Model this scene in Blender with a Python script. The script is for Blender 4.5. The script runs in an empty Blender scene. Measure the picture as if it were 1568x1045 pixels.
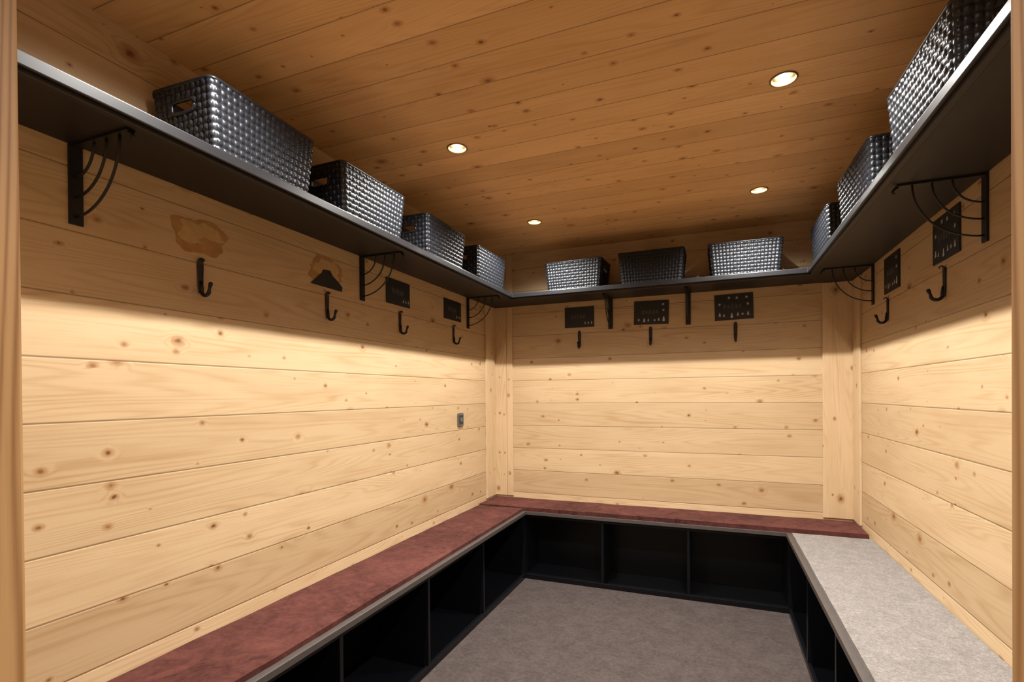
import bpy, bmesh, math, random
import numpy as np
from mathutils import Vector, Matrix, noise
random.seed(4)
D=bpy.data; C=bpy.context
scn=C.scene

# ------------------------------------------------------------------ room dimensions (metres)
XL,XR,YB,ZC=-1.607,0.801,3.592,2.383
YH=-1.5                       # back of the vestibule behind the doorway
XLs,XRs,YBs=-1.314,0.502,3.253
ZS0,ZS1=1.983,2.013           # shelf underside / top
XLe,XRe,YBe,ZE=-1.236,0.388,3.284,0.480
SPOTS=[(x,y) for x in (-1.04,.23) for y in (.93,1.945,2.955)]+[(-.4,-.8)]  # last entry: added vestibule lamp, out of view

# ------------------------------------------------------------------ node helpers
class G:
    def __init__(s,name):
        s.m=D.materials.new(name); s.m.use_nodes=True
        s.t=s.m.node_tree; s.n=s.t.nodes; s.l=s.t.links
        s.b=s.n['Principled BSDF']
    def put(s,sock,v):
        if isinstance(v,bpy.types.NodeSocket): s.l.new(v,sock)
        else: sock.default_value=v
    def M(s,op,a,b=0.0,c=None,clamp=False):
        n=s.n.new('ShaderNodeMath'); n.operation=op; n.use_clamp=clamp
        s.put(n.inputs[0],a); s.put(n.inputs[1],b)
        if c is not None: s.put(n.inputs[2],c)
        return n.outputs[0]
    def obj(s):
        return s.n.new('ShaderNodeTexCoord').outputs['Object']
    def sep(s,v):
        n=s.n.new('ShaderNodeSeparateXYZ'); s.put(n.inputs[0],v); return n.outputs
    def comb(s,x,y,z=0.0):
        n=s.n.new('ShaderNodeCombineXYZ')
        for i,v in enumerate((x,y,z)): s.put(n.inputs[i],v)
        return n.outputs[0]
    def noise(s,v,scale=1.0,detail=3.0,rough=.5,dist=0.0):
        n=s.n.new('ShaderNodeTexNoise'); s.put(n.inputs['Vector'],v)
        n.inputs['Scale'].default_value=scale; n.inputs['Detail'].default_value=detail
        n.inputs['Roughness'].default_value=rough; n.inputs['Distortion'].default_value=dist
        return n.outputs[0]
    def rng(s,v,a,b,c=0.0,d=1.0,smooth=False):
        n=s.n.new('ShaderNodeMapRange'); s.put(n.inputs[0],v)
        if smooth: n.interpolation_type='SMOOTHSTEP'
        for i,x in enumerate((a,b,c,d)): s.put(n.inputs[1+i],x)
        return n.outputs[0]
    def mix(s,f,a,b,mode='MIX'):
        n=s.n.new('ShaderNodeMix'); n.data_type='RGBA'; n.blend_type=mode
        s.put(n.inputs[0],f)
        for k,v in ((6,a),(7,b)):
            if isinstance(v,tuple) and len(v)==3: v=v+(1,)
            s.put(n.inputs[k],v)
        return n.outputs[2]
    def bump(s,h,st=.3,dist=.01):
        n=s.n.new('ShaderNodeBump'); s.put(n.inputs['Height'],h)
        n.inputs['Strength'].default_value=st; n.inputs['Distance'].default_value=dist
        s.l.new(n.outputs[0],s.b.inputs['Normal'])
    def fin(s,col=None,rough=None,metal=None,spec=None):
        for k,v in (('Base Color',col),('Roughness',rough),('Metallic',metal),('Specular IOR Level',spec)):
            if v is None: continue
            if isinstance(v,tuple) and len(v)==3: v=v+(1,)
            s.put(s.b.inputs[k],v)
        return s.m

def pine(name,along,across,pitch,off,light,dark,small=(9.0,.36,.066),big=(4.2,.26,.062),groove=.0022,ringamt=.42):
    g=G(name); o=g.sep(g.obj()); a=o[along]; c=o[across]
    t=g.M('DIVIDE',g.M('SUBTRACT',c,off),pitch)
    idn=g.M('FLOOR',t); fr=g.M('FRACT',t)
    wn=g.n.new('ShaderNodeTexWhiteNoise'); wn.noise_dimensions='1D'; g.put(wn.inputs['W'],g.M('ADD',idn,.37))
    rnd=wn.outputs['Value']
    ao=g.M('ADD',a,g.M('MULTIPLY',rnd,53.0))
    co=g.M('ADD',c,g.M('MULTIPLY',rnd,7.0))
    wob=g.M('MULTIPLY',g.M('SUBTRACT',g.noise(g.comb(ao,co),60,3,.6),.5),.07)
    cores=[];halos=[];warps=[]
    for i,(ks,dens,rmax) in enumerate((small,big)):
        vo=g.n.new('ShaderNodeTexVoronoi'); vo.voronoi_dimensions='2D'
        vo.inputs['Scale'].default_value=ks
        g.put(vo.inputs['Vector'],g.comb(g.M('MULTIPLY',g.M('ADD',ao,i*3.3),.74),co))
        sc=g.sep(vo.outputs['Color']); cr=sc[0]
        rad=g.rng(cr,1-dens,1.0,.012,rmax)
        present=g.M('GREATER_THAN',cr,1-dens)
        inten=g.M('MULTIPLY',present,g.rng(sc[1],0,1,.3,1.0))
        q=g.M('DIVIDE',g.M('ADD',vo.outputs['Distance'],wob),rad)
        cores.append(g.M('MULTIPLY',g.rng(q,.35,1.0,1.0,0.0,True),inten))
        halos.append(g.M('MULTIPLY',g.rng(q,.7,2.5,1.0,0.0,True),present))
        warps.append(g.M('MULTIPLY',g.rng(q,0,4.5,1.0,0,True),g.M('MULTIPLY',present,.035 if i==0 else .07)))
    core=g.M('MAXIMUM',*cores); halo=g.M('MAXIMUM',*halos)
    n1=g.noise(g.comb(g.M('MULTIPLY',ao,.45),g.M('MULTIPLY',co,7.5)),1.0,1.5,.4)
    n1=g.M('ADD',n1,g.M('ADD',warps[0],warps[1]))
    rings=g.M('SINE',g.M('MULTIPLY',n1,g.M('ADD',130.0,g.M('MULTIPLY',rnd,90.0))))
    rings=g.M('POWER',g.rng(rings,-1,1,0,1),2.5)
    fade=g.rng(g.noise(g.comb(g.M('MULTIPLY',ao,1.1),g.M('MULTIPLY',co,9)),1.0,2,.5),.35,.65,.25,1.0)
    rings=g.M('MULTIPLY',rings,fade)
    fine=g.noise(g.comb(g.M('MULTIPLY',ao,4),g.M('MULTIPLY',co,210)),1.0,3,.6)
    blot=g.noise(g.comb(g.M('MULTIPLY',ao,2.0),g.M('MULTIPLY',co,9)),1.0,3,.55)
    f=g.M('MULTIPLY',rings,ringamt)
    f=g.M('ADD',f,g.M('MULTIPLY',g.M('SUBTRACT',fine,.5),.7))
    f=g.M('ADD',f,g.M('MULTIPLY',g.M('SUBTRACT',blot,.42),1.0),clamp=True)
    col=g.mix(f,light,dark)
    tone=g.rng(rnd,0,1,.82,1.05)
    col=g.mix(1.0,col,g.comb(tone,g.M('POWER',tone,1.15),g.M('POWER',tone,1.4)),'MULTIPLY')
    kh=(dark[0]*.76,dark[1]*.54,dark[2]*.36)
    col=g.mix(g.M('MULTIPLY',halo,.62),col,kh)
    col=g.mix(g.M('MULTIPLY',core,.9),col,(.105,.041,.016))
    e=g.M('MULTIPLY',g.M('MINIMUM',fr,g.M('SUBTRACT',1.0,fr)),pitch)
    gr=g.rng(e,groove*.4,groove,1,0,True)
    col=g.mix(g.M('MULTIPLY',gr,.6),col,(.08,.04,.017))
    hgt=g.M('SUBTRACT',g.M('MULTIPLY',rings,.05),g.rng(e,0,groove*2,1.0,0,True))
    g.bump(hgt,.35,.003)
    return g.fin(col,.5,spec=.3)

WL=(.60,.437,.262); WD=(.41,.25,.112)
CL=(.82,.51,.235);  CD=(.58,.305,.11)
m_wallY=pine('pine_boards_side',1,2,.172,.032,WL,WD)
m_wallX=pine('pine_boards_back',0,2,.172,.032,WL,WD)
m_ceil=pine('pine_boards_ceiling',0,1,.142,.02,CL,CD,(9.5,.46,.08),(5.0,.30,.075))
m_trim=pine('pine_trim',2,1,3.0,-1.5,WL,WD)
m_trimx=pine('pine_trim_back',2,0,3.0,-1.5,WL,WD)
m_jamb=pine('pine_door_frame',2,1,3.0,-1.5,(.58,.34,.15),(.32,.155,.056),ringamt=.9)

def carpet(name,c1,c2,c3,s1=14,s2=260,rough=.95):
    g=G(name); o=g.obj()
    n1=g.noise(o,s1,5,.7,.6); n2=g.noise(o,s2,2,.6); n3=g.noise(o,s1*5,4,.75)
    f=g.rng(g.M('ADD',g.M('MULTIPLY',n1,.42),g.M('MULTIPLY',n3,.58)),.38,.61,0,1)
    col=g.mix(f,c1,c2)
    col=g.mix(g.rng(n2,.35,.7,0,.55),col,c3)
    g.bump(g.M('ADD',n2,g.M('MULTIPLY',n3,.5)),.7,.005)
    return g.fin(col,rough,spec=.1)
m_floor=carpet('brown_grey_carpet',(.040,.030,.027),(.092,.073,.067),(.125,.10,.093),10,300)
m_felt=carpet('pale_grey_carpet',(.190,.172,.162),(.305,.283,.268),(.125,.112,.104),16,200)
g=G('burgundy_velvet'); o=g.obj()
n0=g.noise(o,2.2,2,.5); n1=g.noise(o,7,5,.68,1.6); n2=g.noise(o,34,4,.7,.8); n3=g.noise(o,400,1,.5)
f=g.rng(g.M('ADD',g.M('ADD',g.M('MULTIPLY',n1,.4),g.M('MULTIPLY',n0,.3)),g.M('MULTIPLY',n2,.3)),.38,.65,0,1)
col=g.mix(f,(.040,.013,.0115),(.128,.044,.036))
g.b.inputs['Sheen Weight'].default_value=.08; g.b.inputs['Sheen Roughness'].default_value=.4
g.b.inputs['Sheen Tint'].default_value=(.9,.5,.4,1)
g.bump(g.M('ADD',n2,g.M('MULTIPLY',n3,.2)),.4,.006)
m_velvet=g.fin(col,.85,spec=.1)

def simple(name,col,rough,metal=0,spec=.5,var=.15,s=30,bump=0):
    g=G(name); n=g.noise(g.obj(),s,3,.6)
    c=g.mix(n,tuple(x*(1-var) for x in col),tuple(x*(1+var) for x in col))
    if bump: g.bump(n,bump,.002)
    return g.fin(c,rough,metal,spec)
m_shelf=simple('black_brown_shelf',(.016,.0135,.0125),.5,var=.25,spec=.35)
m_shelfedge=simple('shelf_edge_band',(.012,.012,.014),.38,var=.2)
m_bench=simple('black_carcass',(.004,.0045,.006),.3,var=.2,spec=.3)
m_lip=simple('bench_board_grey',(.070,.058,.053),.45,var=.2)
m_iron=simple('black_iron',(.010,.009,.009),.45,.3,var=.2,bump=.2)
m_weave=simple('glossy_black_weave',(.016,.018,.023),.36,.2,.5,var=.7,s=70)
m_weaved=simple('matte_black_weave',(.006,.006,.007),.6,.0,.3,var=.4,s=70)
m_slate=simple('black_slate',(.009,.009,.010),.5,var=.3)
m_chalk=simple('white_print',(.5,.5,.48),.7)
m_greytext=simple('faded_print',(.05,.05,.052),.7,var=.6,s=60)
m_glue=simple('glue_residue',(.36,.19,.065),.7,var=.45,s=25,bump=.4)
m_bare=simple('torn_bare_wood',(.47,.30,.135),.8,var=.25,s=40,bump=.4)
m_can=simple('brass_reflector',(.24,.165,.085),.35,1,var=.05)
m_sock=simple('dark_grey_plastic',(.10,.10,.105),.4)
m_sockin=simple('black_plastic',(.015,.015,.015),.4)
g=G('lamp_glow'); g.b.inputs['Emission Color'].default_value=(1,.95,.86,1); g.b.inputs['Emission Strength'].default_value=60
m_glow=g.fin((1,.95,.85),.5)

# ------------------------------------------------------------------ mesh helpers
def mk(name,bm,mats,smooth=False,bevel=0,parent=None,loc=None,rot=None):
    me=D.meshes.new(name); bm.normal_update(); bm.to_mesh(me); bm.free()
    for m in (mats if isinstance(mats,(list,tuple)) else [mats]): me.materials.append(m)
    if smooth: me.shade_smooth()
    ob=D.objects.new(name,me); scn.collection.objects.link(ob)
    if bevel:
        b=ob.modifiers.new('bevel','BEVEL'); b.width=bevel; b.segments=2; b.limit_method='ANGLE'
    if parent: ob.parent=parent
    if loc: ob.location=loc
    if rot is not None: ob.rotation_euler=(0,0,rot)
    return ob
def box(bm,x0,x1,y0,y1,z0,z1,mi=0):
    v=[bm.verts.new(p) for p in ((x0,y0,z0),(x1,y0,z0),(x1,y1,z0),(x0,y1,z0),(x0,y0,z1),(x1,y0,z1),(x1,y1,z1),(x0,y1,z1))]
    for f in ((0,3,2,1),(4,5,6,7),(0,1,5,4),(1,2,6,5),(2,3,7,6),(3,0,4,7)):
        fc=bm.faces.new([v[i] for i in f]); fc.material_index=mi
def prism(bm,pts,z0,z1,mi=0,mi_side=None):
    a=[bm.verts.new((x,y,z0)) for x,y in pts]; b=[bm.verts.new((x,y,z1)) for x,y in pts]
    f=bm.faces.new(list(reversed(a))); f.material_index=mi
    f=bm.faces.new(b); f.material_index=mi
    n=len(pts)
    for i in range(n):
        f=bm.faces.new((a[i],a[(i+1)%n],b[(i+1)%n],b[i])); f.material_index=mi if mi_side is None else mi_side
def tube(bm,pts,radii,seg=10,flat=(1,1),mi=0,up=Vector((1,0,0))):
    pts=[Vector(p) for p in pts]; rings=[]
    for i,p in enumerate(pts):
        t=(pts[min(i+1,len(pts)-1)]-pts[max(i-1,0)]).normalized()
        s=up-t*up.dot(t)
        s.normalize(); w=t.cross(s)
        r=radii[i] if isinstance(radii,(list,tuple)) else radii
        rings.append([bm.verts.new(p+s*math.cos(2*math.pi*k/seg)*r*flat[0]+w*math.sin(2*math.pi*k/seg)*r*flat[1]) for k in range(seg)])
    for i in range(len(rings)-1):
        for k in range(seg):
            f=bm.faces.new((rings[i][k],rings[i][(k+1)%seg],rings[i+1][(k+1)%seg],rings[i+1][k])); f.material_index=mi; f.smooth=True
    f=bm.faces.new(list(reversed(rings[0])));f.material_index=mi
    f=bm.faces.new(rings[-1]);f.material_index=mi
    
# ------------------------------------------------------------------ room shell
def shell(name,b,mat):
    bm=bmesh.new(); box(bm,*b); return mk(name,bm,mat)
shell('floor',(XL-.1,XR+.1,YH-.1,YB+.1,-.1,0),m_floor)
# ceiling with real round cut-outs for the recessed lamps
ceil=shell('ceiling',(XL-.1,XR+.1,YH-.1,YB+.1,ZC,ZC+.1),m_ceil)
bm=bmesh.new()
for x,y in SPOTS:
    bmesh.ops.create_cone(bm,cap_ends=True,segments=40,radius1=.0385,radius2=.0385,depth=.13,matrix=Matrix.Translation((x,y,ZC+.02)))
cut=mk('cutter',bm,m_ceil)
bo=ceil.modifiers.new('b','BOOLEAN'); bo.object=cut; bo.operation='DIFFERENCE'; bo.solver='EXACT'
C.view_layer.update()
me=D.meshes.new_from_object(ceil.evaluated_get(C.evaluated_depsgraph_get()))
ceil.modifiers.clear(); ceil.data=me
D.objects.remove(cut)
shell('wall_left',(XL-.1,XL,YH,YB,0,ZC),m_wallY)
shell('wall_right',(XR,XR+.1,YH,YB,0,ZC),m_wallY)
shell('wall_back',(XL-.1,XR+.1,YB,YB+.1,0,ZC),m_wallX)
shell('wall_vestibule',(XL-.1,XR+.1,YH-.1,YH,0,ZC),m_wallX)
bm=bmesh.new()
JL,JR,JT=-.79,.149,2.05
box(bm,XL,JL-.05,.23,.335,0,ZC); box(bm,JR+.05,XR,.23,.335,0,ZC); box(bm,JL-.05,JR+.05,.23,.335,JT+.05,ZC)
mk('wall_front',bm,m_wallX)
bm=bmesh.new()
box(bm,JL-.07,JL,.215,.35,0,JT); box(bm,JR,JR+.07,.215,.35,0,JT); box(bm,JL-.07,JR+.07,.215,.35,JT,JT+.07)
mk('door_frame',bm,m_jamb,bevel=.004)
T=.012
def trim(name,b,mat):
    bm=bmesh.new(); box(bm,*b); mk(name,bm,mat,bevel=.002)
k=1
for z0,z1 in ((.52,ZS0-.002),(ZS1+.002,ZC)):
    trim('trim_%d'%k,(XL,XL+.155,YB-T,YB,z0,z1),m_trimx); k+=1
    trim('trim_%d'%k,(.63,XR,YB-T,YB,z0,z1),m_trimx); k+=1
    trim('trim_%d'%k,(XL,XL+T,YB-.18,YB-T,z0,z1),m_trim); k+=1
    trim('trim_%d'%k,(XR-T,XR,YB-.165,YB-T,z0,z1),m_trim); k+=1

# ------------------------------------------------------------------ high shelf (U shaped)
e=.0008; Y0=.352
def U(xo,xi,yo,yi,xro,xri):
    return [(xo,Y0),(xi,Y0),(xi,yi),(xri,yi),(xri,Y0),(xro,Y0),(xro,yo),(xo,yo)]
bm=bmesh.new()
prism(bm,U(XL+e,XLs,YB-e,YBs,XR-e,XRs),ZS0,ZS1,0,1)
o1,w=.010,.02
prism(bm,U(XLs-o1-w,XLs-o1,YBs+o1+w,YBs+o1,XRs+o1+w,XRs+o1),ZS0-.012,ZS0+.001,0,1)
mk('storage_shelf',bm,[m_shelf,m_shelfedge],bevel=.003)

# ------------------------------------------------------------------ shelf brackets
def bracket(x,y,rot):
    bm=bmesh.new(); zt=ZS0-.001
    box(bm,-.016,.016,.0005,.007,zt-.213,zt)
    box(bm,-.011,.011,.0005,.235,zt-.006,zt)
    for r,rr in ((.082,.003),(.135,.003),(.188,.003)):
        pts=[(0,r*math.sin(a)+.004,zt-.004-r*math.cos(a)) for a in [math.pi/2*i/16 for i in range(17)]]
        tube(bm,pts,rr,8,(1.3,1))
    tube(bm,[(0,.228,zt-.004),(0,.24,zt-.010),(0,.246,zt-.02),(0,.240,zt-.028)],.004,8)
    mk('shelf_bracket',bm,m_iron,loc=(x,y,0),rot=rot)
RL,RB,RR=-math.pi/2,math.pi,math.pi/2
for y in (.825,2.005,3.135): bracket(XL,y,RL)
for x in (-.69,-.16): bracket(x,YB,RB)
for y in (3.19,2.0,.83): bracket(XR,y,RR)

# ------------------------------------------------------------------ coat hooks
def hook(x,y,rot):
    bm=bmesh.new()
    pts=[(0,.016,.060),(0,.020,.066),(0,.012,.071),(0,.005,.064),(0,.004,.045),(0,.004,.015),(0,.004,-.02),(0,.005,-.045)]
    tube(bm,pts,[.003,.005,.006,.008,.0095,.0085,.008,.006],10,(1.25,.42))
    P=[(0,.005,-.005),(0,.009,-.028)]
    for i in range(11):
        a=math.pi+math.pi*1.02*i/10
        P.append((0,.027+.018*math.cos(a),-.038+.016*math.sin(a)))
    P+= [(0,.047,-.030),(0,.051,-.020)]
    tube(bm,P,[.0062]*(len(P)-3)+[.005,.005,.0065],10)
    bmesh.ops.create_uvsphere(bm,u_segments=10,v_segments=6,radius=.0072,matrix=Matrix.Translation((0,.052,-.018)))
    mk('coat_hook',bm,m_iron,smooth=True,loc=(x,y,1.695),rot=rot)
for yy in (1.175,1.765,2.32,2.925): hook(XL,yy,RL)
for xx in (-.92,-.41,.135): hook(xx,YB,RB)
for yy in (2.95,2.30): hook(XR,yy,RR)
hook(XR,1.62,RR)

# ------------------------------------------------------------------ name plaques
def plaque(x,y,rot,w=.225,h=.145,z=1.865,kind=0,tilt=0):
    bm=bmesh.new()
    box(bm,-w/2,w/2,.001,.006,-h/2,h/2,0)
    Yf=.0066
    def poly(P,mi=1):
        f=bm.faces.new([bm.verts.new((a,Yf,b)) for a,b in P]); f.material_index=mi
    def tree(cx,cz,s):
        for k in range(3):
            zz=cz-s+k*s*.55; ww=s*(.75-.18*k)
            poly([(cx-ww,zz),(cx+ww,zz),(cx,zz+s*.8)])
        poly([(cx-s*.12,cz-s*1.3),(cx+s*.12,cz-s*1.3),(cx+s*.12,cz-s),(cx-s*.12,cz-s)])
    def disc(cx,cz,s): poly([(cx+s*math.cos(a),cz+s*math.sin(a)) for a in [i*math.pi/5 for i in range(10)]])
    def snowman(cx,cz,s):
        disc(cx,cz,s); disc(cx,cz+s*1.5,s*.7); poly([(cx-s*.6,cz+s*2.1),(cx+s*.6,cz+s*2.1),(cx+s*.35,cz+s*2.8),(cx-s*.35,cz+s*2.8)])
    def flake(cx,cz,s):
        for k in range(3):
            a=k*math.pi/3; dx,dz=math.cos(a)*s,math.sin(a)*s; nx,nz=-math.sin(a)*s*.14,math.cos(a)*s*.14
            poly([(cx-dx-nx,cz-dz-nz),(cx+dx-nx,cz+dz-nz),(cx+dx+nx,cz+dz+nz),(cx-dx+nx,cz-dz+nz)])
    # seen from the room the local +x axis runs right-to-left
    if kind==0:
        for i in range(3): tree(-w*.20-i*.024,-h*.27,.009)
    elif kind==1:
        snowman(-w*.36,-h*.34,.009); tree(-w*.22,-h*.28,.011); tree(w*.08,-h*.3,.010); snowman(w*.2,-h*.36,.007)
        for cx,cz in ((-.35,.08),(-.34,.33),(.36,-.3),(-.1,-.33)): flake(w*cx,h*cz,.009)
    else:
        tree(w*.37,-h*.26,.013); tree(w*.26,-h*.3,.010); snowman(w*.06,-h*.38,.008); tree(-w*.1,-h*.28,.011); tree(-w*.36,-h*.27,.013)
        for cx,cz in ((-.36,.08),(.37,.12),(-.33,.34),(-.22,-.3),(.12,.36),(-.08,.34)): flake(w*cx,h*cz,.009)
    x0=-w*.2
    for i in range(5):
        xa=x0+i*w*.1; hh=.012+.008*((i*7)%3)/2
        poly([(xa,-.002-hh/2),(xa+w*.07,-.002-hh/2),(xa+w*.075,hh+.002),(xa+w*.01,hh+.002)],2)
    ob=mk('name_plaque',bm,[m_slate,m_chalk,m_greytext],loc=(x,y,z),rot=rot)
    ob.rotation_euler=(0,tilt,rot)
plaque(XL,2.305,RL,.215,.135,1.862,0); plaque(XL,2.915,RL,.225,.13,1.862,0)
plaque(-.92,YB,RB,.22,.15,1.868,0); plaque(-.405,YB,RB,.235,.165,1.868,1,-.02); plaque(.125,YB,RB,.235,.17,1.870,2,.02)
plaque(XR,2.885,RR,.215,.175,1.872,1); plaque(XR,2.285,RR,.225,.17,1.872,2)

def blob(bm,w,h,y0,y1,seed,mi,cx=0,cz=0,amp=.25,n=64):
    P=[]
    for i in range(n):
        a=2*math.pi*i/n
        v=Vector((math.cos(a)*1.3+seed,math.sin(a)*1.3,seed*.7))
        r=1+amp*(noise.noise(v)+.45*noise.noise(v*3.1))
        ca,sa=math.cos(a),math.sin(a)
        q=(abs(ca)**3+abs(sa)**3)**(-1/3)
        P.append((cx+w/2*ca*q*r,cz+h/2*sa*q*r))
    A=[bm.verts.new((p[0],y0,p[1])) for p in P]; B=[bm.verts.new((p[0],y1,p[1])) for p in P]
    f=bm.faces.new(B); f.material_index=mi
    for i in range(n):
        f=bm.faces.new((A[i],A[(i+1)%n],B[(i+1)%n],B[i])); f.material_index=mi
bm=bmesh.new()
blob(bm,.18,.115,.0003,.0014,3.1,0,amp=.25); blob(bm,.135,.075,.0003,.0022,7.7,1,cx=-.002,cz=.004,amp=.5)
blob(bm,.06,.03,.0003,.0026,2.2,0,cx=-.035,cz=-.015,amp=.5)
mk('torn_plaque_patch',bm,[m_glue,m_bare],loc=(XL,1.175,1.842),rot=RL)
bm=bmesh.new()
blob(bm,.20,.115,.0003,.0014,1.3,0,cz=.01,amp=.35); blob(bm,.14,.075,.0003,.002,5.2,1,cx=-.01,cz=.02,amp=.5)
P=[(-.095,-.06),(.095,-.058),(.06,-.025),(.03,.0),(.022,.016),(-.02,.02),(-.035,.0),(-.07,-.02),(-.098,-.04)]
A=[bm.verts.new((a,.0005,b)) for a,b in P];B=[bm.verts.new((a,.005,b)) for a,b in P]
f=bm.faces.new(B);f.material_index=2
for i in range(len(P)):
    f=bm.faces.new((A[i],A[(i+1)%len(P)],B[(i+1)%len(P)],B[i]));f.material_index=2
mk('torn_plaque_patch',bm,[m_glue,m_bare,m_slate],loc=(XL,1.765,1.845),rot=RL)

# electrical socket
bm=bmesh.new(); box(bm,-.04,.04,.0005,.009,-.045,.045,0)
bmesh.ops.bevel(bm,geom=list(bm.edges),offset=.004,segments=2,affect='EDGES')
box(bm,-.026,.026,.009,.0105,-.03,.03,1)
bmesh.ops.create_cone(bm,cap_ends=True,segments=20,radius1=.017,radius2=.017,depth=.004,matrix=Matrix.Translation((0,.011,0))@Matrix.Rotation(math.pi/2,4,'X'))
mk('electrical_socket',bm,[m_sock,m_sockin],loc=(XL,3.01,1.135),rot=RL)

# ------------------------------------------------------------------ storage bench
bm=bmesh.new()
def Ub(off,z0,z1,mi):
    prism(bm,[(XL+e,Y0),(XLe-off,Y0),(XLe-off,YBe+off),(XRe+off,YBe+off),(XRe+off,Y0),(XR-e,Y0),(XR-e,YB-e),(XL+e,YB-e)],z0,z1,mi)
Ub(0,ZE-.024,ZE,1)              # seat board
Ub(.014,.001,.022,0)            # base
def Ufront(a,b,z0,z1,mi=0):
    prism(bm,[(XLe-b,Y0),(XLe-a,Y0),(XLe-a,YBe+a),(XRe+a,YBe+a),(XRe+a,Y0),(XRe+b,Y0),(XRe+b,YBe+b),(XLe-b,YBe+b)],z0,z1,mi)
Ufront(.012,.030,.022,.034)
Ufront(.016,.034,ZE-.045,ZE-.024)
t=.009
zt=ZE-.024
for y in (.83,1.43,2.02,2.62,3.292): box(bm,XL+.006,XLe-.014,y-t,y+t,.022,zt)
for x in (-.70,-.155): box(bm,x-t,x+t,YBe+.014,YB-.006,.022,zt)
box(bm,XLe-.014-2*t,XLe-.014,YBe+.014,YB-.006,.022,zt)
box(bm,XRe+.014,XRe+.014+2*t,YBe+.014,YB-.006,.022,zt)
for y in (.93,1.50,2.08,2.67,3.292): box(bm,XRe+.014,XR-.006,y-t,y+t,.022,zt)
box(bm,XL+.001,XL+.006,Y0,YB-.001,.022,zt); box(bm,XR-.006,XR-.001,Y0,YB-.001,.022,zt); box(bm,XL+.006,XR-.006,YB-.006,YB-.001,.022,zt)
mk('storage_bench',bm,[m_bench,m_lip],bevel=.002)

def pad(name,x0,x1,y0,y1,z0,z1,mat,wav=.003,seed=0,step=.03,edge=.010):
    bm=bmesh.new(); nx=max(4,int((x1-x0)/step)); ny=max(4,int((y1-y0)/step)); gr=[]
    for j in range(ny+1):
        row=[]
        for i in range(nx+1):
            x=x0+(x1-x0)*i/nx; y=y0+(y1-y0)*j/ny
            dx=min(i,nx-i); dy=min(j,ny-j)
            z=z1-.0015*(dx==0 or dy==0)+wav*noise.noise(Vector((x*6+seed,y*6,seed)))
            w=.005*noise.noise(Vector((x*5,y*5,seed+9)))
            if dx==0 and x<x0+.001: x+=abs(w)
            if i==nx: x-=abs(w)
            if j==0: y+=abs(w)
            if j==ny: y-=abs(w)
            row.append(bm.verts.new((x,y,z)))
        gr.append(row)
    for j in range(ny):
        for i in range(nx): bm.faces.new((gr[j][i],gr[j][i+1],gr[j+1][i+1],gr[j+1][i])).smooth=True
    loop=[gr[0][i] for i in range(nx+1)]+[gr[j][nx] for j in range(1,ny+1)]+[gr[ny][i] for i in range(nx-1,-1,-1)]+[gr[j][0] for j in range(ny-1,0,-1)]
    n=len(loop)
    top=[bm.verts.new(v.co) for v in loop]
    bot=[bm.verts.new((v.co.x,v.co.y,z0)) for v in loop]
    for i in range(n): bm.faces.new((top[(i+1)%n],top[i],bot[i],bot[(i+1)%n]))
    bm.faces.new(list(reversed(bot)))
    mk(name,bm,mat)
pad('bench_cushion',XL+.003,XLe-.024,.36,YBe-.004,ZE+.0005,.500,m_velvet,.0025,1)
pad('bench_cushion',XL+.003,XR-.003,YBe+.004,YB-.003,ZE+.0005,.508,m_velvet,.0025,4)
pad('bench_carpet_runner',XRe+.024,XR-.003,.36,3.225,ZE+.0005,.498,m_felt,.001,7)

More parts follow.
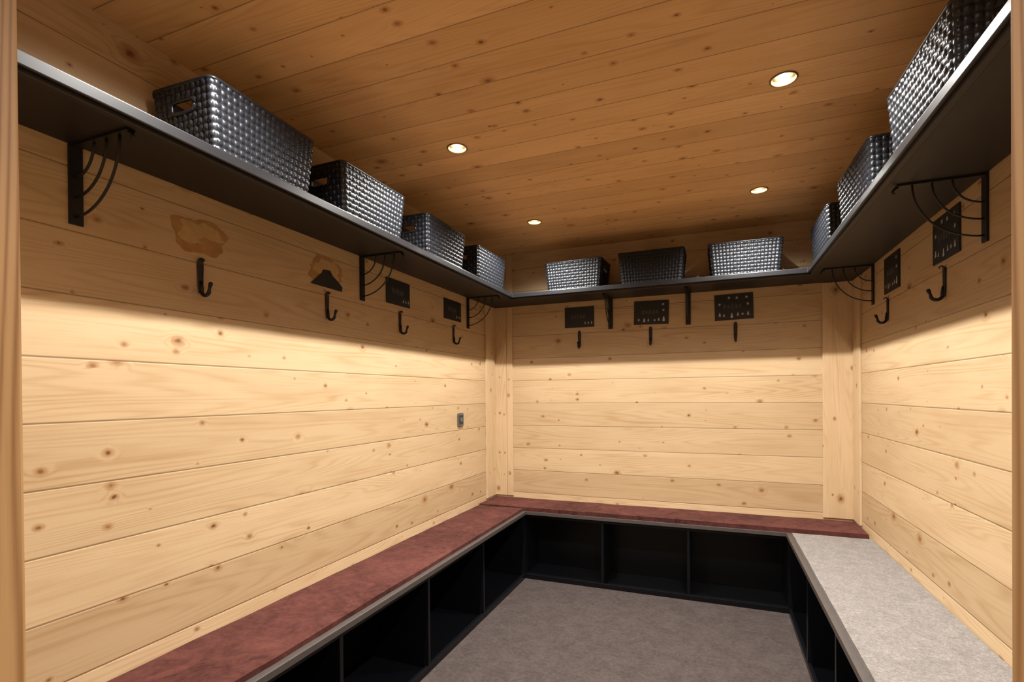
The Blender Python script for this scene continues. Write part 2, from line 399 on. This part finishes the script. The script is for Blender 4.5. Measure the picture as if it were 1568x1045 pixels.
# ------------------------------------------------------------------ woven baskets
def basket_mesh(name,mat,W=.245,L=.41,H=.205):
    cell=.0205; S=6
    r=.018
    per=2*(W+L)-8*r+2*math.pi*r
    ns=int(round(per/cell/2))*2; nz=int(round(H/cell*1.05)); cs=per/ns; cz=H/nz
    def pp(s):
        segs=[('l',W-2*r),('a',0),('l',L-2*r),('a',1),('l',W-2*r),('a',2),('l',L-2*r),('a',3)]
        corners=[(W/2-r,-L/2+r),(W/2-r,L/2-r),(-W/2+r,L/2-r),(-W/2+r,-L/2+r)]
        starts=[(-W/2+r,-L/2,1,0),(W/2,-L/2+r,0,1),(W/2-r,L/2,-1,0),(-W/2,L/2-r,0,-1)]
        li=0
        for kx,v in segs:
            ln=v if kx=='l' else math.pi*r/2
            if s<=ln+1e-9:
                if kx=='l':
                    x,y,dx,dy=starts[li]; return x+dx*s,y+dy*s,dy,-dx
                cx,cy=corners[v]; a=-math.pi/2+v*math.pi/2+s/r
                return cx+r*math.cos(a),cy+r*math.sin(a),math.cos(a),math.sin(a)
            s-=ln
            if kx=='l': li+=1
        return starts[0][0],starts[0][1],0,-1
    NS=ns*S; NZ=nz*S; verts=[];faces=[]
    base=[pp(per*i/NS) for i in range(NS)]
    for j in range(NZ+1):
        z=H*j/NZ; tp=.90+.10*z/H
        for i in range(NS):
            x,y,nx,ny=base[i]
            fs=(i%S)/S; fz=(j%S)/S; ci=i//S; cj=j//S
            if j==NZ: fz=0
            bs=abs(math.sin(math.pi*fs)); bz=abs(math.sin(math.pi*fz))
            if (ci+cj)%2==0: h=(bz**.4)*(.1+.9*bs**.9)
            else: h=(bs**.4)*(.1+.9*bz**.9)*.7
            h*=.0062
            verts.append((x*tp+nx*h,y*tp+ny*h,z))
    def hole(i,j):
        x,y,_,_=base[i]; z=H*(j+.5)/NZ
        return abs(abs(y)-L/2)<.004 and abs(x)<.047 and .125<z<.163
    for j in range(NZ):
        for i in range(NS):
            if hole(i,j) : continue
            i2=(i+1)%NS
            faces.append((j*NS+i,j*NS+i2,(j+1)*NS+i2,(j+1)*NS+i))
    bm=bmesh.new(); V=[bm.verts.new(p) for p in verts]
    for f in faces: bm.faces.new([V[k] for k in f])
    inn=[]
    for j,z in enumerate((.004,.125,.163,H)):
        tp=.90+.10*z/H
        inn.append([bm.verts.new(((x-nx*.005)*tp,(y-ny*.005)*tp,z)) for x,y,nx,ny in base])
    for j in range(3):
        for i in range(NS):
            if j==1 and hole(i,int(.14/H*NZ)): continue
            i2=(i+1)%NS
            bm.faces.new((inn[j][i2],inn[j][i],inn[j+1][i],inn[j+1][i2]))
    bm.faces.new(inn[0])
    bm.faces.new([V[i] for i in range(NS)][::-1])
    seg=8
    ring=[]
    for i in range(0,NS,2):
        x,y,nx,ny=base[i]; R=[]
        for k in range(seg):
            a=2*math.pi*k/seg
            R.append(bm.verts.new((x+nx*.0052*math.cos(a),y+ny*.0052*math.cos(a),H+.006*math.sin(a))))
        ring.append(R)
    n=len(ring)
    for i in range(n):
        for k in range(seg):
            bm.faces.new((ring[i][k],ring[(i+1)%n][k],ring[(i+1)%n][(k+1)%seg],ring[i][(k+1)%seg]))
    for sy in (-1,1):
        P=[];hx,hz=.047,.019;cz_=.144
        tp=.90+.10*cz_/H
        for i in range(24):
            a=2*math.pi*i/24; ca,sa=math.cos(a),math.sin(a); q=(abs(ca)**5+abs(sa)**5)**(-.2)
            P.append((hx*tp*ca*q,sy*(L/2*tp-.001),cz_+hz*sa*q))
        P+= P[:2]
        tube(bm,P,.0055,8,up=Vector((0,1,0)))
    me=D.meshes.new(name); bm.normal_update(); bm.to_mesh(me); bm.free(); me.materials.append(mat); me.shade_smooth()
    return me
me_s=basket_mesh('woven_basket_mesh',m_weave)
me_d=basket_mesh('dark_woven_basket_mesh',m_weaved)
def basket(x,y,rot=0,me=me_s,s=(1,1,1)):
    ob=D.objects.new('storage_basket',me); scn.collection.objects.link(ob)
    ob.location=(x,y,ZS1+.0008); ob.rotation_euler=(0,0,rot); ob.scale=s
xl=XLs-.02-.125
for y,r in ((1.215,.03),(1.775,-.02),(2.385,.0),(2.975,-.03)): basket(xl,y,r)
basket(-.885,3.42,math.pi/2-.06,me_s,(1,.98,.95))
basket(-.375,3.42,math.pi/2,me_d,(1,1.0,1.0))
basket(.178,3.42,math.pi/2+.02,me_s,(1,1.0,.98))
xr=XRs+.02+.125
for y,r in ((3.07,.0),(2.385,.02),(1.70,.02)): basket(xr,y,r,me_s,(1,1.1,1.03))

# ------------------------------------------------------------------ recessed spotlights
def spot(x,y,P=116,glow=m_glow):
    em=D.objects.new('recessed_spotlight',None); scn.collection.objects.link(em); em.location=(x,y,ZC)
    prof=[(.0445,-.0003),(.0445,-.003),(.042,-.0045),(.0385,-.0035),(.0375,.002),(.036,.03),(.028,.062),(.012,.068)]
    bm=bmesh.new(); N=40; R=[]
    for k in range(N):
        a=2*math.pi*k/N; R.append([bm.verts.new((r*math.cos(a),r*math.sin(a),z)) for r,z in prof])
    for k in range(N):
        for i in range(len(prof)-1): bm.faces.new((R[k][i],R[k][i+1],R[(k+1)%N][i+1],R[(k+1)%N][i]))
    bm.faces.new([r[-1] for r in R])
    mk('reflector_can',bm,m_can,smooth=True,parent=em)
    bm=bmesh.new(); bmesh.ops.create_uvsphere(bm,u_segments=24,v_segments=12,radius=.019,matrix=Matrix.Translation((0,0,.038))@Matrix.Diagonal((1,1,.6,1)))
    mk('lens',bm,glow,smooth=True,parent=em)
    L=D.lights.new('bulb','SPOT'); L.energy=P; L.color=(1,.965,.905); L.spot_size=math.radians(155); L.spot_blend=1.0; L.shadow_soft_size=.010
    lo=D.objects.new('bulb',L); scn.collection.objects.link(lo); lo.parent=em; lo.location=(0,0,.014)
for x,y in SPOTS[:-1]: spot(x,y)
spot(*SPOTS[-1],38)  # added unseen lamp behind the camera, lights door frame and fills near room

w=D.worlds.new('World'); scn.world=w; w.use_nodes=True
w.node_tree.nodes['Background'].inputs[0].default_value=(.8,.85,1,1); w.node_tree.nodes['Background'].inputs[1].default_value=.2

# ------------------------------------------------------------------ camera
f,cx,cy,yw,pt,r=764.2833,794.5524,609.6735,.3726,-.0060,-.0083
F=Vector((-math.sin(yw)*math.cos(pt),math.cos(yw)*math.cos(pt),math.sin(pt)))
R0=Vector((math.cos(yw),math.sin(yw),0)); U0=R0.cross(F)
R=R0*math.cos(r)+U0*math.sin(r); Uu=-R0*math.sin(r)+U0*math.cos(r)
cam=D.cameras.new('camera'); co=D.objects.new('camera',cam); scn.collection.objects.link(co)
co.matrix_world=Matrix(((R.x,Uu.x,-F.x,0),(R.y,Uu.y,-F.y,0),(R.z,Uu.z,-F.z,1.3),(0,0,0,1)))
cam.sensor_width=36; cam.lens=36*f/1568; cam.shift_x=-(cx-784)/1568; cam.shift_y=(cy-522.5)/1568
cam.clip_start=.02
scn.camera=co
scn.view_settings.view_transform='Standard'
scn.view_settings.look='None'
